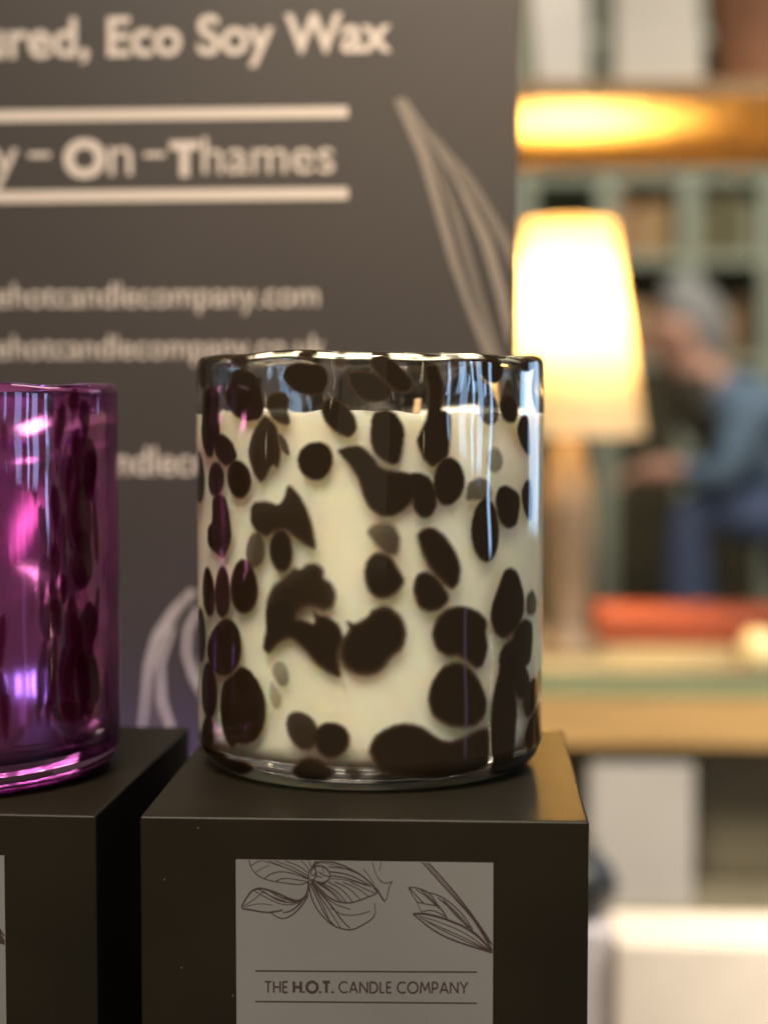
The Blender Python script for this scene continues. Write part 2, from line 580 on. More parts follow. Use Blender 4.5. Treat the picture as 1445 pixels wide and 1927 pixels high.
E(529, 1036, 21, 42, -6, 1.3)
E(393, 1115, 11, 47, -2)
E(419, 1115, 14, 49, -2)
E(459, 1105, 25, 51, 2)
E(423, 1219, 31, 55)
E(379, 1196, 8, 52, 0, 1.4)
E(394, 1300, 14, 54, 0)
E(391, 1385, 11, 42, 0, 1.4)
P([(441, 1268), (452, 1255), (470, 1261), (488, 1287), (500, 1320), (498, 1362), (485, 1390), (465, 1401), (446, 1398), (436, 1410), (423, 1385), (414, 1338), (418, 1287)], 1.0)
P([(498, 1136), (511, 1102), (532, 1087), (552, 1067), (566, 1070), (579, 1058), (597, 1058), (611, 1071), (610, 1087), (625, 1097), (635, 1118), (628, 1144), (610, 1152), (589, 1144), (574, 1146), (563, 1157), (548, 1165), (537, 1185), (506, 1185), (506, 1172)], 1.9, .98)
P([(506, 1172), (548, 1162), (574, 1166), (592, 1175), (589, 1147), (600, 1157), (615, 1158), (638, 1175), (648, 1201), (638, 1227), (638, 1248), (642, 1276), (625, 1271), (594, 1250), (574, 1224), (548, 1200), (527, 1209), (506, 1233), (494, 1222), (498, 1196)], 1.5)
P([(650, 1167), (668, 1173), (690, 1160), (700, 1145), (730, 1137), (758, 1160), (767, 1190), (760, 1220), (735, 1240), (722, 1260), (700, 1273), (670, 1272), (645, 1255), (637, 1232), (641, 1205), (656, 1185)], 1.8)
P([(499, 1140), (538, 1128), (560, 1160), (535, 1196), (502, 1196)], 1.3)
E(529, 1268, 15, 23, -15, 1.5, .66)
P([(510, 1280), (520, 1296), (531, 1314), (526, 1334), (513, 1330), (507, 1308)], 1.5, .55)
E(569, 1375, 27, 40, -22, 1.4, .96)
E(624, 1393, 32, 36, 0, 1.3)
P([(545, 1453), (561, 1432), (581, 1424), (607, 1432), (638, 1455), (600, 1476), (561, 1470)], 1.2)
P([(646, 1453), (657, 1440), (672, 1445), (688, 1455), (665, 1472)], 1.2, .95)
P([(383, 1411), (402, 1403), (418, 1414), (431, 1429), (449, 1429), (480, 1445), (444, 1462), (400, 1442)], .9)
P([(701, 777), (730, 771), (748, 782), (762, 811), (756, 845), (751, 869), (738, 874), (714, 861), (702, 845), (697, 824)], 1.0)
P([(632, 848), (655, 840), (678, 838), (698, 855), (715, 880), (735, 886), (770, 890), (782, 897), (780, 940), (765, 955), (745, 970), (718, 973), (695, 955), (683, 930), (675, 900), (655, 870)], 1.2)
P([(772, 890), (793, 891), (809, 900), (819, 924), (822, 950), (811, 971), (796, 975), (780, 961), (776, 934)], 1.0)
P([(785, 827), (796, 803), (806, 782), (825, 771), (848, 777), (846, 824), (843, 858), (833, 864), (814, 879), (798, 864), (788, 842)], 1.0)
E(844, 906, 29, 43, 0, 1.0)
P([(876, 942), (880, 911), (898, 898), (917, 903), (925, 927), (919, 948), (909, 941), (890, 940)], 1.3, .85)
E(913, 998, 26, 57, 2, 1.0)
E(931, 866, 15, 23, -8, 1.5, .72)
E(957, 769, 16, 28, -12)
E(920, 772, 18, 26, 0, 1.0, .9)
P([(972, 808), (980, 783), (993, 782), (996, 824), (997, 860), (988, 850), (977, 829)], .9)
P([(932, 942), (938, 919), (953, 913), (977, 929), (978, 950), (972, 987), (956, 995), (940, 982)], 1.0)
P([(980, 929), (990, 903), (1000, 906), (1001, 982), (988, 971)], 1.0)
P([(687, 1000), (705, 982), (743, 986), (756, 1013), (751, 1045), (727, 1047), (706, 1026)], 2.0, .88)
P([(684, 1080), (690, 1052), (710, 1037), (735, 1045), (750, 1070), (763, 1093), (752, 1110), (735, 1125), (710, 1127), (692, 1112)], 1.5)
P([(783, 1008), (793, 995), (814, 990), (838, 1008), (859, 1040), (868, 1068), (864, 1098), (851, 1111), (835, 1100), (811, 1074), (795, 1045)], 1.5)
P([(776, 1111), (783, 1082), (801, 1074), (822, 1085), (848, 1124), (835, 1143), (811, 1153), (788, 1145)], 1.4)
P([(811, 1195), (822, 1161), (843, 1144), (869, 1139), (901, 1150), (918, 1169), (914, 1190), (919, 1219), (909, 1253), (896, 1260), (875, 1242), (861, 1233), (843, 1236), (822, 1224)], 1.4)
P([(804, 1319), (811, 1285), (830, 1256), (856, 1244), (882, 1253), (904, 1282), (917, 1319), (914, 1345), (896, 1366), (872, 1370), (843, 1366), (814, 1348)], 1.4)
P([(692, 1411), (704, 1384), (733, 1366), (764, 1359), (796, 1367), (827, 1390), (848, 1395), (877, 1384), (901, 1371), (917, 1369), (922, 1382), (923, 1444), (890, 1462), (838, 1470), (759, 1468), (714, 1458), (701, 1434)], 1.6)
P([(938, 1235), (948, 1214), (964, 1203), (969, 1182), (985, 1164), (1001, 1171), (1002, 1203), (998, 1245), (990, 1253), (972, 1271), (967, 1290), (972, 1319), (973, 1342), (969, 1382), (967, 1432), (925, 1442), (921, 1382), (925, 1324), (932, 1290), (939, 1264)], 1.2)
E(981, 1282, 15, 34)
P([(982, 1319), (996, 1282), (1009, 1274), (1013, 1306), (1003, 1337), (990, 1353)], 1.1)
P([(988, 1379), (998, 1350), (1014, 1319), (1019, 1325), (1019, 1400), (996, 1425), (988, 1403)], 1.1)
P([(922, 1164), (926, 1137), (938, 1103), (948, 1074), (960, 1068), (974, 1077), (986, 1119), (985, 1156), (969, 1187), (946, 1203), (930, 1190)], 1.2)
P([(990, 1121), (1002, 1108), (1011, 1132), (1007, 1156), (990, 1158)], 1.4, .9)
P([(925, 1424), (970, 1424), (1012, 1408), (1019, 1420), (1005, 1442), (930, 1466)], 1.0)
P([(1011, 1265), (1018, 1255), (1019, 1300), (1012, 1303)], 1.2, .9)
P([(706, 664), (730, 669), (759, 698), (777, 719), (769, 737), (748, 737), (714, 706), (696, 682)], .8)
P([(655, 702), (680, 700), (701, 703), (720, 716), (735, 732), (730, 750), (706, 756), (680, 750), (662, 730)], .8)
P([(798, 687), (822, 685), (827, 706), (835, 727), (830, 756), (827, 787), (811, 798), (804, 787), (809, 745), (806, 719)], .8)
P([(372, 655), (400, 652), (436, 656), (430, 676), (400, 672), (388, 690), (374, 684)], .6)  # this and the next three: rim spots added to break the bright highlight
P([(505, 652), (545, 650), (552, 666), (512, 668)], .6)
P([(782, 650), (826, 650), (834, 668), (800, 670)], .6)
P([(900, 650), (950, 652), (962, 668), (930, 676), (908, 668)], .6)
E(925, 695, 22, 22, 0, .8)
E(993, 686, 13, 12, 0, .8)
E(384, 706, 9, 26, 0, 1.0)
E(450, 676, 16, 9, 0, .8)
E(575, 672, 13, 7, 0, .8)
E(860, 680, 13, 9, 0, .8, .8)
E(640, 680, 8, 10, 0, .8, .8)

near_shapes = [(chaikin([px_to_wall(x, y, CC, RJ) for x, y in p]), s * 1.45, d) for p, s, d in SP]
half = PI * RJ * 500
rs = random.Random(11)
for _ in range(34):                          # blotches round the clear rim, far side
    a = rs.uniform(half * 1.02, 3 * half * 0.985)
    a = a if a < 2 * half else a - 4 * half
    near_shapes.append((chaikin(ell(a, rs.uniform(-2, 13), rs.uniform(2.0, 4.2), rs.uniform(2.2, 4.5), rs.uniform(-25, 25), wob=.12)), 1.0, 1.0))
for _ in range(95):                          # the side turned away from the camera
    a = rs.uniform(half * 1.06, 3 * half * 0.985)
    a = a if a < 2 * half else a - 4 * half
    z = rs.uniform(-86, 12)
    near_shapes.append((chaikin(ell(a, z, rs.uniform(1.8, 4.6), rs.uniform(2.6, 6.2), rs.uniform(-25, 25), wob=.12)), 1.1, 1.0))

candle = empty('candle', (CC.x, CC.y, ZTOP), 'clear glass candle with brown leopard spots and cream wax on the front black box', 'candle', 'glass jar candles')
jar('glass_jar', CC, RJ, ZTOP + 0.0001, 0.0142, 0.0038, 0.0068, 0.0075, M_glass, candle, near_shapes, 3, amp=0.00028, grow=0.78)
zw = -0.0012
rw = RJ - 0.0038 + 0.0006
wprof = [(0, ZTOP + 0.0062), (rw - 0.0055, ZTOP + 0.0064)]
for i in range(1, 9):
    a = -PI / 2 + PI / 2 * i / 8
    wprof.append((rw - 0.0050 + 0.0050 * math.cos(a), ZTOP + 0.0113 + 0.0050 * math.sin(a)))
for k in range(1, 24):
    wprof.append((rw, ZTOP + 0.0113 + (zw - 0.0004 - ZTOP - 0.0113) * k / 23))
wprof += [(rw - 0.0007, zw + 0.0011), (rw - 0.0014, zw + 0.0006), (rw - 0.003, zw + 0.0001), (rw * 0.6, zw), (0, zw - 0.0002)]
wax = lathe('wax', wprof, CC.x, CC.y, M_wax, candle, seg=160)
for v in wax.data.vertices:                  # the top line is not quite level, with a film of wax climbing the glass
    if v.co.z > zw - 0.0006:
        a_ = math.atan2(v.co.y - CC.y, v.co.x - CC.x)
        v.co.z += 0.00035 * (math.sin(3 * a_ + .5) + .7 * math.sin(8 * a_ + 1.7) + .5 * math.sin(17 * a_) + .4 * math.sin(31 * a_))
wick = lathe('wick', [(0, zw - 0.001), (0.0009, zw - 0.001), (0.0010, zw + 0.002), (0.0008, zw + 0.0035), (0.0010, zw + 0.0045), (0, zw + 0.0048)], CC.x + 0.012, CC.y - 0.002, M_wick, wax, seg=16)

# the purple candle
PC = Vector((-0.1355, 0.431, 0))
SPP = []
for zx, zy, rx, ry in ((205, 175, 18, 50), (250, 260, 24, 95), (305, 160, 22, 60), (350, 230, 25, 70), (350, 430, 55, 120), (230, 600, 19, 115), (335, 640, 50, 150), (285, 480, 22, 90),
                       (225, 850, 30, 100), (340, 820, 45, 130), (395, 700, 12, 150), (230, 1050, 26, 95), (300, 1060, 28, 90), (345, 1150, 45, 160), (215, 1290, 26, 150),
                       (285, 1290, 28, 120), (360, 1330, 40, 150), (300, 1440, 50, 60), (200, 1440, 14, 60), (395, 1050, 14, 120), (175, 980, 8, 70), (20, 1420, 26, 130), (8, 1150, 20, 110), (100, 420, 10, 80), (20, 300, 12, 60), (265, 700, 16, 70), (310, 340, 18, 70), (200, 420, 14, 70), (265, 940, 18, 70), (395, 1300, 14, 120), (385, 480, 16, 90)):
    SPP.append((chaikin([px_to_wall(x, y, PC, RJ) for x, y in ell(zx / 2.19, 680 + zy / 2.19, rx / 2.19, ry / 2.19, random.uniform(-6, 6), wob=.12)]), 1.7, 0.94))
for _ in range(60):
    a = rs.uniform(half * 1.0, 3 * half * 1.0)
    a = a if a < 2 * half else a - 4 * half
    SPP.append((chaikin(ell(a, rs.uniform(-70, 4), rs.uniform(1.5, 4), rs.uniform(4, 10), rs.uniform(-10, 10))), 1.5, 0.9))
pcandle = empty('candle', (PC.x, PC.y, ZTOP), 'shiny metallic purple glass candle with dark streaky spots at the left edge', 'candle', 'glass jar candles')
jar('glass_jar', PC, RJ, ZTOP + 0.0001, 0.0069, 0.0036, 0.0075, 0.0075, M_pglass, pcandle, SPP, 21, nseg=520, nrow=260, amp=0.00010)
rl = RJ - 0.0036 + 0.0003
lprof = [(0, ZTOP + 0.0070), (rl - 0.0055, ZTOP + 0.0071)]
for i in range(1, 9):
    a = -PI / 2 + PI / 2 * i / 8
    lprof.append((rl - 0.005 + 0.005 * math.cos(a), ZTOP + 0.0122 + 0.005 * math.sin(a)))
lprof += [(rl, 0.0046), (rl - 0.0008, 0.0046)] + [(rl - 0.0008, -0.012), (0, -0.012)]
lathe('plated_lining', lprof, PC.x, PC.y, M_pmetal, pcandle, seg=128)

# ================================================================== GIFT BOXES
LAB = 2.676


def lz(x, y):                                # enlarged-crop coordinates of the sticker -> photo pixels
    return 420 + x / LAB, 1580 + y / LAB


FLOWER = [
    ([(130, 100), (140, 140), (165, 175), (210, 200), (270, 213), (340, 222), (390, 228), (430, 212)], 4, 4),
    ([(140, 132), (165, 114), (195, 104)], 3, 3), ([(165, 165), (200, 140), (235, 130)], 3, 2),
    ([(210, 195), (240, 170), (300, 158), (370, 175), (430, 200)], 4, 3), ([(265, 212), (290, 195), (340, 195), (420, 210)], 4, 3),
    ([(200, 105), (300, 135), (370, 165), (430, 195)], 2.5, 3), ([(260, 105), (330, 130), (400, 165), (430, 185)], 2.5, 3),
    ([(310, 105), (380, 130), (425, 165)], 2.5, 3), ([(230, 105), (310, 138), (390, 172), (428, 192)], 2, 2), ([(390, 104), (415, 125), (432, 150)], 2, 3),
    ([(440, 208), (428, 180), (433, 155), (455, 138), (470, 150), (462, 178), (446, 180), (440, 165), (450, 152)], 5, 3),
    ([(470, 102), (460, 120), (445, 140)], 5, 5), ([(482, 102), (466, 124), (450, 142)], 4, 4), ([(455, 140), (472, 160), (466, 190), (448, 206)], 4, 4), ([(430, 100), (438, 125), (446, 140)], 2.5, 3),
    ([(455, 140), (480, 128), (510, 135), (530, 155), (543, 180), (530, 205), (500, 218), (470, 210), (445, 200)], 5, 5),
    ([(480, 160), (510, 180), (535, 185)], 3, 3), ([(500, 140), (507, 165)], 3, 2), ([(470, 180), (500, 190)], 3, 2),
    ([(470, 115), (520, 106), (580, 118), (640, 145), (700, 180), (745, 220), (775, 262)], 4, 5),
    ([(530, 135), (600, 140), (660, 160), (705, 185)], 3, 2), ([(540, 160), (620, 170), (690, 200), (745, 235)], 3.5, 2.5), ([(545, 180), (620, 190), (700, 220), (745, 233)], 3, 2.5),
    ([(490, 112), (570, 130), (640, 155)], 2.5, 2), ([(545, 195), (640, 205), (720, 230)], 3, 2),
    ([(445, 205), (490, 250), (530, 290), (580, 315), (640, 320), (690, 305), (730, 288), (770, 275), (775, 260)], 6, 4),
    ([(470, 215), (540, 260), (590, 312)], 5, 3), ([(490, 215), (570, 255), (620, 315)], 5, 3), ([(530, 213), (600, 250), (650, 310)], 4, 3),
    ([(560, 212), (630, 240), (690, 300)], 4, 3), ([(600, 212), (680, 245), (732, 285)], 3, 3), ([(640, 212), (720, 250), (765, 270)], 3, 3), ([(480, 215), (555, 262), (605, 316)], 3, 2),
    ([(705, 145), (740, 190), (770, 245), (800, 300), (815, 312), (825, 290), (835, 240), (850, 208)], 2.5, 3),
    ([(770, 245), (790, 278), (812, 308)], 8, 4), ([(750, 105), (760, 150), (775, 190), (810, 222), (845, 213)], 2.5, 2.5), ([(795, 105), (788, 155)], 2.5, 2),
    ([(430, 212), (438, 270), (460, 330), (500, 385), (550, 430), (600, 450), (650, 455), (700, 430), (750, 400), (768, 370), (762, 335), (766, 318)], 5, 2.5),
    ([(438, 220), (480, 310), (520, 390), (560, 430)], 5, 3), ([(445, 215), (510, 290), (560, 350), (600, 410), (640, 445)], 6, 3), ([(450, 225), (500, 320), (535, 405)], 4, 3),
    ([(442, 215), (500, 300), (545, 370), (590, 440)], 3, 3), ([(540, 340), (600, 380), (680, 378), (740, 358)], 2, 2), ([(470, 240), (550, 320), (640, 350)], 3, 2),
    ([(430, 205), (428, 255), (412, 290), (380, 308), (340, 300), (290, 275), (240, 255), (190, 242), (150, 250), (125, 280), (100, 320), (92, 345), (130, 350), (190, 362), (240, 366), (300, 352)], 7, 3.5),
    ([(428, 262), (390, 320), (340, 360), (300, 366)], 5, 2.5), ([(240, 366), (270, 390), (305, 400), (350, 380), (400, 330), (427, 280)], 3.5, 6),
    ([(100, 336), (160, 300), (200, 262)], 3, 3), ([(110, 338), (180, 320), (250, 330)], 3, 2), ([(200, 258), (260, 300), (330, 320), (400, 308)], 4, 4),
    ([(160, 258), (230, 300), (310, 332), (390, 318)], 3, 3), ([(175, 248), (240, 285), (320, 312)], 3, 3), ([(225, 252), (290, 292), (360, 312)], 4, 4),
    ([(995, 105), (1080, 200), (1180, 310), (1260, 400), (1320, 500), (1354, 555)], 5, 6), ([(1022, 105), (1110, 200), (1210, 320), (1290, 430), (1354, 530)], 5, 6),
    ([(1008, 105), (1095, 200), (1195, 315), (1275, 415), (1340, 520)], 2.5, 3),
    ([(932, 240), (965, 240), (1000, 250), (1040, 268), (1080, 330), (1110, 365), (1125, 395)], 3, 6), ([(932, 240), (950, 275), (975, 310), (990, 350), (1002, 375)], 3, 3),
    ([(940, 245), (985, 295), (1010, 320)], 4, 3), ([(970, 250), (1030, 290), (1070, 330)], 3, 3), ([(990, 247), (1050, 300), (1085, 345)], 4, 4), ([(975, 312), (1030, 325), (1090, 335)], 3, 3), ([(1000, 360), (1060, 352), (1115, 385)], 2.5, 3),
    ([(1040, 265), (1100, 285), (1160, 330), (1210, 380), (1255, 450)], 3, 4), ([(1080, 290), (1150, 350), (1225, 432)], 3, 3), ([(1110, 310), (1170, 380), (1235, 442)], 3, 4), ([(1105, 300), (1180, 370), (1245, 445)], 2.5, 3),
    ([(955, 372), (1010, 370), (1080, 385), (1150, 410), (1220, 440), (1290, 490), (1354, 562)], 6, 7), ([(955, 372), (1000, 410), (1050, 450), (1120, 490), (1200, 520), (1280, 545), (1354, 568)], 4, 5),
    ([(980, 382), (1100, 418), (1220, 470), (1340, 558)], 3, 4), ([(990, 392), (1100, 445), (1220, 496), (1340, 560)], 3, 4), ([(1010, 402), (1110, 462), (1230, 515), (1340, 562)], 3, 4), ([(1240, 450), (1300, 500), (1350, 560)], 8, 8),
]
# simple geometric capitals drawn as pen strokes (x, y up, cap height 1)
def arc_pts(cx, cy, rx, ry, a0, a1, n=18):
    return [(cx + rx * math.cos(math.radians(a0 + (a1 - a0) * i / n)), cy + ry * math.sin(math.radians(a0 + (a1 - a0) * i / n))) for i in range(n + 1)]


GL = {
    'T': (0.60, [[(0.0, .97), (0.60, .97)], [(0.30, 0), (0.30, .97)]]),
    'H': (0.66, [[(.04, 0), (.04, 1)], [(.62, 0), (.62, 1)], [(.04, .5), (.62, .5)]]),
    'E': (0.46, [[(.04, 0), (.04, 1)], [(.04, .97), (.46, .97)], [(.04, .5), (.40, .5)], [(.04, .03), (.46, .03)]]),
    'O': (0.94, [arc_pts(.47, .5, .45, .48, 0, 360, 32)]),
    'C': (0.76, [arc_pts(.47, .5, .45, .48, 50, 310, 26)]),
    'A': (0.74, [[(.02, 0), (.37, 1)], [(.37, 1), (.72, 0)], [(.14, .30), (.60, .30)]]),
    'N': (0.74, [[(.04, 0), (.04, 1)], [(.04, .99), (.70, .01)], [(.70, 0), (.70, 1)]]),
    'D': (0.74, [[(.04, 0), (.04, 1)], [(.04, .97), (.28, .97)] + arc_pts(.28, .5, .42, .47, 90, -90, 16) + [(.04, .03)]]),
    'L': (0.42, [[(.04, 0), (.04, 1)], [(.04, .03), (.42, .03)]]),
    'M': (0.90, [[(.02, 0), (.14, 1)], [(.14, 1), (.45, .22)], [(.45, .22), (.76, 1)], [(.76, 1), (.88, 0)]]),
    'P': (0.54, [[(.04, 0), (.04, 1)], [(.04, .97), (.26, .97)] + arc_pts(.26, .69, .25, .28, 90, -90, 14) + [(.04, .41)]]),
    'Y': (0.66, [[(0.0, 1), (.33, .48)], [(.66, 1), (.33, .48)], [(.33, 0), (.33, .50)]]),
    '.': (0.14, [[(.07, -.01), (.07, .13)]]),
}


def pen_text(text, bold_span):
    x, out = 0.0, []
    for i, ch in enumerate(text):
        if ch == ' ':
            x += 0.34
            continue
        w, st = GL[ch]
        b = bold_span[0] <= i < bold_span[1]
        for s in st:
            out.append(([(x + px_ * (1.06 if b else 1), py_) for px_, py_ in s], 0.25 if b else 0.15))
        x += w * (1.06 if b else 1) + (0.17 if not b else 0.16)
    return out, x - 0.17


def gift_box(px_l, px_r, rot, label):
    pl, prr = at(px_l, 1541, YB), at(px_r, 1541, YB)
    w = prr.x - pl.x
    cx = (pl.x + prr.x) / 2
    dep = 0.110
    b = empty('gift_box', (cx, YB + dep / 2, ZTAB), label, 'box', 'black candle gift boxes')
    o = box('carton', pl.x, prr.x, YB, YB + dep, ZTAB, ZTOP, M_black, b, 0.0007, 3)
    # the sticker
    yl = YB - 0.00012
    a0, a1 = at(444, 1617, YB), at(928, 1617, YB)
    x0, x1, z1, z0 = a0.x, a1.x, a0.z, a0.z - 0.0735
    lab = box('sticker', x0, x1, yl, YB + 0.0002, z0, z1, M_silver, b)
    N = Vector((0, -1, 0))

    def to3(x, y):
        q = at(*lz(x, y), yl)
        return Vector((q.x, yl, q.z))
    V, Fc = ribbons([(p, w0 * 1.35, w1 * 1.35) for p, w0, w1 in FLOWER], to3, N, 0.00003, 4e-6)
    # trim at the sticker's top and right edges
    V = [Vector((min(max(v.x, x0 + .0001), x1 - .0001), v.y, min(v.z, z1 - .0001))) for v in V]
    mesh_obj('flower_drawing', V, Fc, M_ink, lab)
    V, Fc = ribbons([([(163, 661), (1277, 667)], 8, 8)], to3, N, 0.00003)
    mesh_obj('rule', V, Fc, M_ink, lab)
    V, Fc = ribbons([([(163, 815), (1277, 824)], 8, 8)], to3, N, 0.00003)
    mesh_obj('rule', V, Fc, M_ink, lab)
    st, tw = pen_text('THE H.O.T. CANDLE COMPANY', (4, 10))
    k = (1230 - 210) / tw

    def tz(x, y):
        return to3(210 + x * k, 769.5 - y * 56 + (x * k) * 0.003)
    # pen width is isotropic in letter units: scale x by the same factor as y
    ky = 56.0
    st2 = [([(px_ * k, py_ * ky) for px_, py_ in p], w_ * ky, w_ * ky) for p, w_ in st]
    V, Fc = [], []
    for s_i, (p, w0, w1) in enumerate(st2):
        if len(p) > 2:
            v_, f_ = ribbons([(p, w0, w1)], lambda x, y: to3(210 + x, 769.5 - y + x * .004), N, 0.00003 + (s_i % 9) * 5e-6)
        else:
            v_, f_ = ribbons([(p, w0, w1)], lambda x, y: to3(210 + x, 769.5 - y + x * .004), N, 0.00003 + (s_i % 9) * 5e-6)
        base = len(V)
        V += v_
        Fc += [tuple(i + base for i in f) for f in f_]
    mesh_obj('lettering', V, Fc, M_ink, lab)
    return b


def copy_tree(o, parent=None):
    c = o.copy()
    COL.objects.link(c)
    if parent is not None:
        pinv = o.matrix_parent_inverse.copy()
        c.parent = parent
        c.matrix_parent_inverse = pinv
    for ch in o.children:
        copy_tree(ch, c)
    return c


bx = gift_box(263, 1108, 0, 'black card gift box with full silver flower sticker, under the leopard spotted candle')
bpy.context.view_layer.update()
bx2 = copy_tree(bx)
bx2['label'] = 'black card gift box cut by the left frame edge, under the purple candle'
w_box = at(1108, 1541, YB).x - at(263, 1541, YB).x
ang = math.radians(-1.6)
corner = at(181, 1537, YB)
cxy = Vector((corner.x, YB)) + Matrix.Rotation(ang, 2) @ Vector((-w_box / 2, 0.110 / 2))
bx2.location = (cxy.x, cxy.y, ZTAB)
bx2.rotation_euler = (0, 0, ang)

# ================================================================== SIGN
yr, yl_ = 0.605, 0.6245
A = at(970, 775, yr)
B = at(0, 775, yl_)
SU = (A - B)
SU.z = 0
SU.normalize()
SN = Vector((SU.y, -SU.x, 0))               # towards the camera
SV = Vector((0, 0, 1))
sroot = empty('sign_board', (A.x - 0.13, A.y + 0.008, ZTAB), 'charcoal shop sign with pale lettering and leaf drawing standing behind the candles', 'sign')


def sp(px, py, lift=0.0):
    return hit_plane(px, py, A, SN) + SN * lift


def sign_obj(name, V, Fc, m):
    return mesh_obj(name, V, Fc, m, sroot)


top_r, bot_r = sp(977, -260), sp(963, 1500)
uR0 = (top_r - A).dot(SU)
uR1 = (bot_r - A).dot(SU)
V = []
for lift in (0.0, -0.005):
    for u, z in ((-0.30, ZTAB), (uR1, ZTAB), (uR0, top_r.z), (-0.30, top_r.z)):
        V.append(A + SU * u + SN * lift + Vector((0, 0, z - A.z)))
Fc = [(0, 1, 2, 3), (7, 6, 5, 4), (0, 4, 5, 1), (1, 5, 6, 2), (2, 6, 7, 3), (3, 7, 4, 0)]
board = sign_obj('board', V, Fc, M_sign)
bv = board.modifiers.new('bevel', 'BEVEL')
bv.width, bv.segments = 0.0006, 2
V = [A + SU * u + SN * (-0.0052) + Vector((0, 0, z - A.z)) for u, z in ((-0.19, ZTAB), (-0.09, ZTAB), (-0.11, 0.06), (-0.17, 0.06))]
V += [A + SU * u + SN * l + Vector((0, 0, z - A.z)) for u, z, l in ((-0.19, ZTAB, -.075), (-0.09, ZTAB, -.075), (-0.11, 0.06, -.0075), (-0.17, 0.06, -.0075))]
sign_obj('easel_strut', V, [(0, 1, 5, 4), (1, 2, 6, 5), (2, 3, 7, 6), (3, 0, 4, 7), (4, 5, 6, 7), (0, 3, 2, 1)], M_sign)


def text_mesh(txt, bold):
    c = bpy.data.curves.new('txt', 'FONT')
    c.body = txt
    c.size = 1
    c.offset = bold
    c.dimensions = '2D'
    c.fill_mode = 'FRONT'
    o = bpy.data.objects.new('txt', c)
    COL.objects.link(o)
    bpy.context.view_layer.update()
    dg = bpy.context.evaluated_depsgraph_get()
    me = bpy.data.meshes.new_from_object(o.evaluated_get(dg))
    bpy.data.objects.remove(o)
    bpy.data.curves.remove(c)
    vs_ = [v.co.copy() for v in me.vertices]
    fs = [tuple(p.vertices) for p in me.polygons]
    bpy.data.meshes.remove(me)
    return vs_, fs


def extent(txt, bold):
    v, _ = text_mesh(txt, bold)
    xs = [a.x for a in v]
    return min(xs), max(xs)


def sign_text(txt, seg, x0, x1, ybase, slope, bold=0.0, ysc=1.0, pre=''):
    """letters so that the run seg (which follows pre in txt) spans photo pixels x0 .. x1"""
    a0, _ = extent(seg, bold)
    w = extent(seg, bold)[1] - a0
    s = (x1 - x0) / w
    v, f = text_mesh(txt, bold)
    start = 0.0
    if pre:
        # advance of the prefix, measured with a marker letter
        start = extent(pre + seg, bold)[1] - extent(seg, bold)[1]
    V = []
    for p in v:
        X = x0 + (p.x - start - a0) * s
        V.append(sp(X, ybase + slope * (X - x0) - p.y * s * ysc, 0.0003))
    return sign_obj('lettering', V, f, M_print)


sign_text('Poured, Eco Soy Wax', 'Eco Soy Wax', 203, 737, 105, -0.017, 0.022, 1.06, 'Poured, ')
sign_text('y', 'y', -14, 36, 331, -0.01, 0.004, 1.0)
sign_text('-', '-', 55, 96, 323, -0.01, -0.012, 0.75)
sign_text('O', 'O', 121, 199, 331, -0.01, 0.05, 1.0)
sign_text('n', 'n', 206, 250, 330, -0.01, 0.0, 1.0)
sign_text('-', '-', 272, 311, 321, -0.01, -0.012, 0.75)
sign_text('T', 'T', 320, 376, 329, -0.01, 0.05, 1.03)
sign_text('hames', 'hames', 382, 629, 327, -0.008, 0.0, 1.0)
sign_text('thehotcandlecompany.com', 'hotcandlecompany.com', 24, 600, 578, -0.004, 0.004, 1.08, 'the')
sign_text('thehotcandlecompany.co.uk', 'hotcandlecompany.co.uk', 24, 613, 675, -0.003, 0.004, 1.08, 'the')
sign_text('thehotcandlecompany', 'ndlec', 219, 360, 893, 0.004, 0.012, 1.1, 'thehotca')
for (y0, y1, h_) in ((219, 211, 21), (371, 364, 22)):
    pts = [(-120, y0 + (y0 - y1) * .18), (655, y1)]
    V = [sp(-120, pts[0][1] - h_ / 2, .0003), sp(655, y1 - h_ / 2, .0003), sp(655, y1 + h_ / 2, .0003), sp(-120, pts[0][1] + h_ / 2, .0003)]
    sign_obj('rule', V, [(3, 2, 1, 0)], M_print)


def band(name, left, right, m, lift):
    n = 24
    def samp(p):
        p = np.array(p, float)
        d = np.concatenate([[0], np.cumsum(np.linalg.norm(np.diff(p, axis=0), axis=1))])
        t_ = np.linspace(0, d[-1], n)
        return np.stack([np.interp(t_, d, p[:, 0]), np.interp(t_, d, p[:, 1])], 1)
    L_, R2 = samp(left), samp(right)
    V = []
    for a, b in zip(L_, R2):
        V += [sp(*a, lift), sp(*b, lift)]
    return sign_obj(name, V, [(2 * i, 2 * i + 2, 2 * i + 3, 2 * i + 1) for i in range(n - 1)], m)


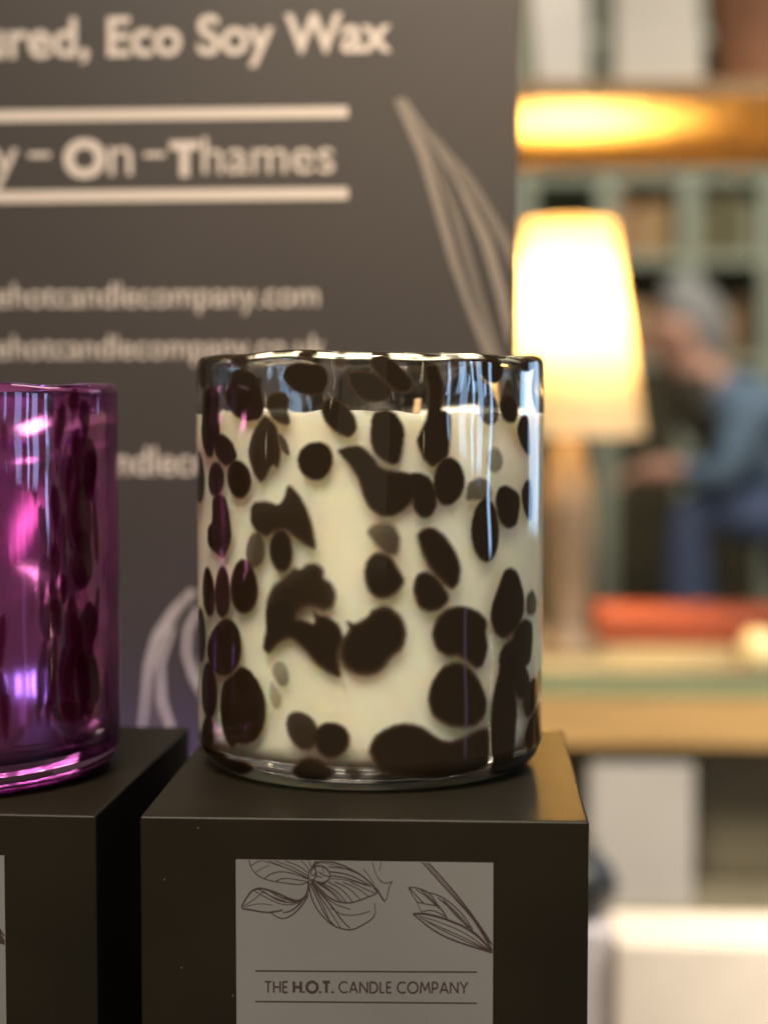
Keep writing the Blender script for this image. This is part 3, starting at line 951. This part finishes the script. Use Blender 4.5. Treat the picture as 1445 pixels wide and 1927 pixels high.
band('leaf_drawing', [(742, 188), (787, 291), (816, 387), (845, 489), (874, 570), (915, 680)], [(758, 186), (806, 282), (836, 395), (862, 490), (888, 570), (938, 680)], M_leafp, .0003)
band('leaf_drawing', [(786, 235), (818, 310), (848, 400), (876, 500), (905, 600), (940, 690)], [(790, 235), (828, 315), (868, 410), (893, 505), (918, 590), (952, 690)], M_leafp2, .0004)
band('leaf_drawing', [(752, 186), (812, 270), (858, 345), (905, 455), (935, 560), (958, 660)], [(762, 184), (826, 275), (884, 370), (925, 450), (950, 540), (963, 600)], M_leafp, .0005)
band('leaf_drawing', [(800, 245), (860, 325), (905, 395), (945, 470), (966, 520)], [(812, 247), (886, 329), (925, 390), (957, 446), (966, 462)], M_leafp2, .0006)
M_stem = mat('silvery_stem_print', (0.23, 0.21, 0.205), 0.6)
band('leaf_drawing', [(360, 1108), (323, 1143), (290, 1192), (274, 1250), (269, 1320), (262, 1390)], [(371, 1114), (338, 1155), (304, 1203), (287, 1258), (279, 1322), (269, 1393)], M_stem, .0003)
band('leaf_drawing', [(352, 1120), (322, 1170), (303, 1225), (296, 1290), (288, 1390)], [(357, 1122), (330, 1174), (311, 1228), (302, 1290), (291, 1390)], M_leafp, .00035)
band('leaf_drawing', [(322, 1180), (297, 1245), (300, 1320), (321, 1390), (347, 1440)], [(330, 1182), (308, 1250), (312, 1318), (333, 1383), (360, 1432)], M_stem, .0005)
band('leaf_drawing', [(370, 1142), (349, 1182), (346, 1230), (361, 1280), (393, 1335)], [(380, 1144), (360, 1187), (358, 1230), (374, 1272), (401, 1318)], M_stem, .0006)

# ================================================================== BACKGROUND, RIGHT: shelving unit with lamp
YS = 1.50


def X_(px, Y):
    return at(px, 900, Y).x


def Z_(py, Y):
    return at(1200, py, Y).z


unit = empty('shelving_unit', (0.3, YS + 0.17, -1.0), 'wooden shelving unit with pale top and lamplit upper shelf behind the candles', 'shelving unit')
xl, xr = -0.16, 0.80
zt_ = Z_(1262, YS)
box('tabletop', xl, xr, YS, YS + 0.34, zt_ - 0.006, zt_, M_oakl, unit, 0.0015)
box('green_edging', xl, xr, YS + 0.002, YS + 0.33, Z_(1312, YS), zt_ - 0.006, M_green, unit)
box('apron', xl, xr, YS + 0.004, YS + 0.33, Z_(1405, YS), Z_(1312, YS), M_oak, unit)
zl = Z_(1722, YS)
box('lower_shelf', xl, xr, YS, YS + 0.30, zl - 0.02, zl, M_khaki, unit, 0.001)
box('back_panel', xl, xr, YS + 0.16, YS + 0.18, -1.0, Z_(1405, YS), M_khaki, unit)
zs_ = Z_(187, YS)
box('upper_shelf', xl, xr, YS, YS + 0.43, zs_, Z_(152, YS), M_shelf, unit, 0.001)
box('front_edge', xl, xr, YS - 0.004, YS, zs_ + 0.0005, Z_(152, YS), M_oakd, unit, 0.0008)  # darker strip added so the lightened shelf's front stays brown
for x in (xl - 0.02, xr):
    box('upright', x, x + 0.02, YS + 0.001, YS + 0.34, -1.0, 0.75, M_oak, unit, 0.001)

lampc = at(1068, 900, 1.62)
lz0 = zt_
lamp = empty('table_lamp', (lampc.x, 1.62, lz0), 'lit table lamp with cream tapered shade and amber wooden base', 'lamp')
k_ = 1.62 / FPX
zsb, zst = Z_(820, 1.62), Z_(418, 1.62)
rt, rb = 81 * k_, 143 * k_
M_shade = bpy.data.materials.new('lamp_shade_fabric')
M_shade.use_nodes = True
nt = M_shade.node_tree
nt.nodes.remove(nt.nodes['Principled BSDF'])
tr = nt.nodes.new('ShaderNodeBsdfTranslucent')
tr.inputs[0].default_value = (0.86, 0.76, 0.54, 1)
df = nt.nodes.new('ShaderNodeBsdfDiffuse')
df.inputs[0].default_value = (0.82, 0.72, 0.52, 1)
ms = nt.nodes.new('ShaderNodeMixShader')
ms.inputs[0].default_value = 0.42
nt.links.new(tr.outputs[0], ms.inputs[1])
nt.links.new(df.outputs[0], ms.inputs[2])
nt.links.new(ms.outputs[0], nt.nodes['Material Output'].inputs['Surface'])
lathe('lamp_shade', [(rb, zsb), (rb + (rt - rb) * .3, zsb + (zst - zsb) * .3), (rb + (rt - rb) * .7, zsb + (zst - zsb) * .7), (rt, zst), (rt - .0008, zst), (rb - .0008, zsb), (rb, zsb)], lampc.x, 1.62, M_shade, lamp, seg=72)
bp = [(0, lz0 + .0002), (0.036, lz0 + .0002), (0.037, lz0 + .006), (0.024, lz0 + .014), (0.019, lz0 + .03), (0.022, lz0 + .07), (0.026, lz0 + .12), (0.024, lz0 + .16), (0.014, lz0 + .185), (0.011, zsb + 0.01), (0.009, zsb + .035), (0, zsb + .035)]
lathe('lamp_base', bp, lampc.x, 1.62, M_lbase, lamp, seg=48)
M_bulb = bpy.data.materials.new('lit_bulb')
M_bulb.use_nodes = True
pb = M_bulb.node_tree.nodes['Principled BSDF']
pb.inputs['Emission Color'].default_value = (1, 0.72, 0.36, 1)
pb.inputs['Emission Strength'].default_value = 30
bz = zsb + 0.125
lathe('bulb', [(0, bz - .05), (0.007, bz - .05), (0.008, bz - .03), (0.014, bz - .005), (0.016, bz + .010), (0.011, bz + .022), (0, bz + .027)], lampc.x, 1.62, M_bulb, lamp, seg=24)
pl_ = bpy.data.lights.new('bulb_light', 'POINT')
pl_.energy = 27
pl_.color = (1.0, 0.72, 0.34)
pl_.shadow_soft_size = 0.027
plo = bpy.data.objects.new('bulb_light', pl_)
COL.objects.link(plo)
plo.location = (0, 0, bz - lz0 + 0.008)
plo.parent = lamp


def taper(name, cx, y, z0, prof, m, label, cat, group=None, seg=40):
    o = lathe(name, [(r, z0 + z) for r, z in prof], cx, y, m, None, seg)
    return tag(o, label, cat, group)


def tbox(name, px0b, px1b, px0t, px1t, y0, y1, z0, z1, m, label, cat, bev=0.004, group=None):
    Y = y0
    xb0, xb1, xt0, xt1 = X_(px0b, Y), X_(px1b, Y), X_(px0t, Y), X_(px1t, Y)
    v = [(xb0, y0, z0), (xb1, y0, z0), (xb1, y1, z0), (xb0, y1, z0), (xt0, y0, z1), (xt1, y0, z1), (xt1, y1, z1), (xt0, y1, z1)]
    f = [(0, 3, 2, 1), (4, 5, 6, 7), (0, 1, 5, 4), (1, 2, 6, 5), (2, 3, 7, 6), (3, 0, 4, 7)]
    o = mesh_obj(name, v, f, m)
    b = o.modifiers.new('bevel', 'BEVEL')
    b.width, b.segments = bev, 3
    return tag(o, label, cat, group)


zsh = Z_(152, YS)
tbox('storage_box', 1005, 1102, 968, 1100, YS + .01, YS + .10, zsh, zsh + .16, M_ceram, 'white box on the upper shelf, next to the sign', 'box', group='things on the upper shelf')
tbox('storage_box', 1150, 1318, 1148, 1285, YS + .01, YS + .11, zsh, zsh + .17, M_card, 'cream box wider at its foot, middle of the upper shelf', 'box', group='things on the upper shelf')
cxp = X_(1480, YS + .09)
tag(lathe('plant_pot', [(0, zsh), (.062, zsh), (.066, zsh + .01), (.082, zsh + .14), (.088, zsh + .142), (.088, zsh + .165), (.080, zsh + .165), (.076, zsh + .15), (0, zsh + .15)], cxp, YS + .09, M_terra, None, 48), 'terracotta plant pot on the upper shelf at the top right corner', 'pot')
box_o = box('flat_box', X_(1128, 1.66), X_(1128, 1.66) + .36, 1.66, 1.77, zt_ + .0002, Z_(1156, 1.66), M_red, None, .003)
tag(box_o, 'long flat orange red box lying beside the lamp', 'box')
tag(lathe('small_jar', [(0, zt_), (.013, zt_), (.017, zt_ + .008), (.0175, zt_ + .02), (.013, zt_ + .03), (.009, zt_ + .032), (0, zt_ + .032)], X_(1432, 1.53), 1.53, M_yell, None, 32), 'small round pale yellow jar in place of a glow on the shelving top at the right edge', 'jar')  # pale yellow colour stands in for a round glow
tbox('storage_box', 1112, 1312, 1112, 1312, YS + .015, YS + .14, zl, Z_(1440, YS + .015), M_card, 'plain white carton on the lower shelf under the lamp', 'box', .003)

# pale carton standing close at the lower right, on its own low stand
Yc = 1.0
zc = Z_(1772, Yc)
st_ = empty('low_stool', (0.2, Yc + .04, -1.0), 'dark low stool holding the pale cream carton', 'stool')
box('seat', X_(1080, Yc), .36, Yc - .02, Yc + .12, zc - .25, zc - .22, M_table, st_, .002)
for x in (X_(1090, Yc) + .01, .33):
    for y in (Yc, Yc + .10):
        box('leg', x - .012, x + .012, y - .012, y + .012, -1.0, zc - .25, M_table, st_)
tag(box('carton', X_(1163, Yc), .33, Yc, Yc + .065, zc - .22, zc, M_cream, None, .004), 'large pale cream carton at the lower right corner of the photo', 'carton')
tag(box('carton', X_(1085, Yc), X_(1160, Yc), Yc + .012, Yc + .065, zc - .22, zc + .003, mat('lilac_shaded_side', (.62, .58, .60), .6), None, .004), 'narrow lilac block added as the shaded left side of the cream carton', 'carton')  # the cream carton's shaded side, painted lilac on a separate block
pz = zc + .003
tag(lathe('round_pot', [(0, pz + .0002), (.012, pz + .0002), (.022, pz + .008), (.026, pz + .020), (.021, pz + .033), (.012, pz + .040), (.013, pz + .046), (.009, pz + .046), (0, pz + .038)], X_(1088, Yc + .04), Yc + .04, M_pot, None, 32), 'round black pot peeking out behind the front gift box', 'pot')

# ---- far bookcase
YK = 5.25
M_back = mat('bookcase_back', (0.12, 0.11, 0.075), 0.8)
bk = empty('bookcase', (0.9, YK + .15, -1.0), 'sage painted bookcase far behind the lamp', 'bookcase')
bx0, bx1 = X_(985, YK), X_(1990, YK)
ups = [985, 1140, 1292, 1446, 1600, 1760, 1920]
for p in ups:
    box('upright', X_(p, YK) - .03, X_(p, YK) + .03, YK, YK + .32, -1.0, 1.45, M_sage, bk)
for py in (60, 190, 322, 478, 672):
    z = Z_(py, YK)
    for a, b in zip(ups[:-1], ups[1:]):
        box('shelf', X_(a, YK) + .03, X_(b, YK) - .03, YK + .003, YK + .32, z - .03, z, M_sage, bk)
box('back', X_(985, YK), X_(1920, YK), YK + .325, YK + .34, -1.0, 1.45, M_back, bk)
box('cupboard', X_(985, YK) + .03, X_(1920, YK) - .03, YK + .02, YK + .31, -1.0, Z_(700, YK), M_dark, bk)
bcols = [mat('book_tan', (.42, .27, .13), .7), mat('book_brown', (.20, .12, .06), .7), mat('book_sage', (.28, .30, .22), .7), mat('book_sand', (.50, .38, .22), .7), mat('book_olive', (.13, .12, .06), .7), mat('book_rust', (.36, .17, .08), .7)]
bnames = ['tan', 'brown', 'sage green', 'sand coloured', 'dark olive', 'rust']
ordn = ['first', 'second', 'third', 'fourth', 'fifth', 'sixth', 'seventh', 'eighth']
row_n = {322: 'top', 478: 'middle', 672: 'bottom'}
rb_ = random.Random(5)
for py in (322, 478, 672):
    z = Z_(py, YK)
    for ci, (a, b) in enumerate(zip(ups[1:3], ups[2:4])):
        x = X_(a, YK) + .034
        xe = X_(b, YK) - .034
        nb = 0
        while x < xe - .02 and nb < 6:
            w_ = rb_.uniform(.028, .055)
            if x + w_ > xe:
                break
            h_ = rb_.uniform(.14, .20)
            if ci == 0:
                c = rb_.choice([0, 0, 3, 5, 1])
            else:
                c = rb_.choice([1, 4, 4, 0, 2])
            o = box('book', x, x + w_, YK + .03, YK + .2, z + .0005, z + h_, bcols[c], None, .002)
            tag(o, '%s book, %s from the left on the %s shelf of the %s bookcase bay' % (bnames[c], ordn[nb], row_n[py], ('left', 'right')[ci]), 'book', 'books in the far bookcase')
            x += w_ + .002
            nb += 1


# ---- the person sitting far behind, side on, leaning forward
YP = 4.6


def pp(px, py, dy=0.0):
    return at(px, py, YP + dy) if dy == 0 else at(px, py, YP) + Vector((0, dy, 0))


def skin_chain(name, chains, m, parent):
    """chains of (point, radius); the first point of a later chain may name a vertex of an earlier one by index"""
    verts, edges, rad = [], [], []
    for ch in chains:
        prev = None
        for item in ch:
            if isinstance(item, int):
                prev = item
                continue
            p, r = item
            verts.append(p)
            rad.append(r)
            i = len(verts) - 1
            if prev is not None:
                edges.append((prev, i))
            prev = i
    me = bpy.data.meshes.new(name)
    me.from_pydata([tuple(v) for v in verts], edges, [])
    o = bpy.data.objects.new(name, me)
    COL.objects.link(o)
    s = o.modifiers.new('skin', 'SKIN')
    s.use_smooth_shade = True
    for i, r in enumerate(rad):
        r = r if isinstance(r, tuple) else (r, r)
        me.skin_vertices[0].data[i].radius = r
    me.skin_vertices[0].data[0].use_root = True
    sb = o.modifiers.new('sub', 'SUBSURF')
    sb.levels = sb.render_levels = 2
    me.materials.append(m)
    o.parent = parent
    o.matrix_parent_inverse = Matrix.Translation(parent.location).inverted()
    return o


hip, chest, sho, neck = pp(1600, 985), pp(1455, 850), pp(1372, 765), pp(1322, 712)
head = pp(1268, 635)
foot_z = -0.985
person = empty('person', (hip.x, YP, -1.0), 'grey haired person in blue knit and jeans sitting bent forward, far behind', 'person')
knL, knR = pp(1285, 950, -.10), pp(1300, 955, .10)
anL = Vector((knL.x + .0, knL.y, -.90))
anR = Vector((knR.x + .05, knR.y, -.90))
# body of skin: head, neck, torso, hands (one mesh)
elL, elR = pp(1340, 905, -.20), pp(1345, 905, .20)
haL, haR = pp(1228, 880, -.10), pp(1232, 884, .08)
ch = [[(hip, .13), (chest, .13), (sho, .12), (neck, .058), (head + Vector((.010, 0, -.045)), (.066, .07)), (head + Vector((0, 0, .01)), (.082, .078)), (head + Vector((.01, 0, .06)), (.078, .078))],
      [2, (sho + Vector((.02, -.16, -.03)), .05), (elL, .038), (haL + Vector((.06, 0, 0)), .026), (haL, .034), (haL + Vector((-.05, 0, -.015)), .028)],
      [2, (sho + Vector((.02, .16, -.03)), .05), (elR, .038), (haR + Vector((.06, 0, 0)), .026), (haR, .034), (haR + Vector((-.05, 0, -.015)), .028)],
      [0, (hip + Vector((-.02, -.10, 0)), .085), (knL, .055), (anL, .038), (anL + Vector((-.15, 0, -.06)), .032)],
      [0, (hip + Vector((-.02, .10, 0)), .085), (knR, .055), (anR, .038), (anR + Vector((-.15, 0, -.06)), .032)]]
body = skin_chain('body', ch, M_skin, person)
# nose, brow, ear, fingers belong to the head and hands
nose = head + Vector((-.098, 0, -.015))
skin_chain('nose', [[(nose + Vector((.035, 0, .03)), .010), (nose, .014), (nose + Vector((.03, 0, -.012)), .012)]], M_skin, person)
for s in (-1, 1):
    skin_chain('ear', [[(head + Vector((.012, s * .076, .02)), .014), (head + Vector((.020, s * .082, 0)), .016), (head + Vector((.012, s * .076, -.025)), .010)]], M_skin, person)
    lathe('eye', [(0, head.z + .008), (.011, head.z + .018), (0, head.z + .028)], head.x - .068, head.y + s * .032, M_ink, person, 12)
for hnd, s in ((haL, -1), (haR, 1)):
    fc = []
    for q, ln in enumerate((.062, .072, .068, .052)):
        b0 = hnd + Vector((-.045, (q - 1.5) * .017, -.008))
        fc.append([(b0, .0095), (b0 + Vector((-ln * .5, 0, -.006)), .0088), (b0 + Vector((-ln * .8, 0, -.026)), .008), (b0 + Vector((-ln * .85, 0, -.044)), .007)])
    t0 = hnd + Vector((-.005, -s * .030, -.004))
    fc.append([(t0, .011), (t0 + Vector((-.03, -s * .018, -.012)), .010), (t0 + Vector((-.05, -s * .018, -.028)), .008)])
    skin_chain('fingers', fc, M_skin, person)
skin_chain('hair', [[(head + Vector((-.045, 0, .105)), (.040, .06)), (head + Vector((.02, 0, .105)), (.066, .086)), (head + Vector((.07, 0, .045)), (.075, .088)), (head + Vector((.085, 0, -.02)), (.05, .07)), (head + Vector((.075, 0, -.075)), (.03, .055))]], M_hair, person)
skin_chain('jumper', [[(hip + Vector((.0, 0, .01)), .145), (chest, .150), (sho + Vector((.01, 0, 0)), .138), (neck + Vector((.012, 0, .012)), .078)],
                      [2, (sho + Vector((.02, -.17, -.03)), .064), (elL, .052), (haL + Vector((.065, 0, 0)), .036)],
                      [2, (sho + Vector((.02, .17, -.03)), .064), (elR, .052), (haR + Vector((.065, 0, 0)), .036)]], M_knit, person)
skin_chain('scarf', [[(neck + Vector((-.035, 0, .035)), (.075, .085)), (neck + Vector((-.01, 0, -.03)), (.085, .095)), (sho + Vector((-.05, 0, -.03)), (.09, .10)), (chest + Vector((-.10, 0, .03)), .07)]], M_vest, person)
skin_chain('jeans', [[(hip + Vector((0, 0, -.02)), .150), (hip + Vector((-.05, -.10, -.01)), .098), (knL, .074), (anL + Vector((0, 0, .03)), .058)],
                     [0, (hip + Vector((-.05, .10, -.01)), .098), (knR, .074), (anR + Vector((0, 0, .03)), .058)]], M_jean, person)
for a in (anL, anR):
    skin_chain('shoe', [[(a + Vector((.03, 0, -.055)), .042), (a + Vector((-.08, 0, -.06)), .040), (a + Vector((-.17, 0, -.065)), .034)]], M_pot, person)
stl = empty('stool', (hip.x, YP, -1.0), 'dark wooden stool under the seated person', 'stool')
box('seat', hip.x - .16, hip.x + .18, YP - .18, YP + .18, hip.z - .175, hip.z - .14, M_dark, stl, .01)
for sx in (-.13, .15):
    for sy in (-.15, .15):
        box('leg', hip.x + sx - .018, hip.x + sx + .018, YP + sy - .018, YP + sy + .018, -1.0, hip.z - .175, M_dark, stl)
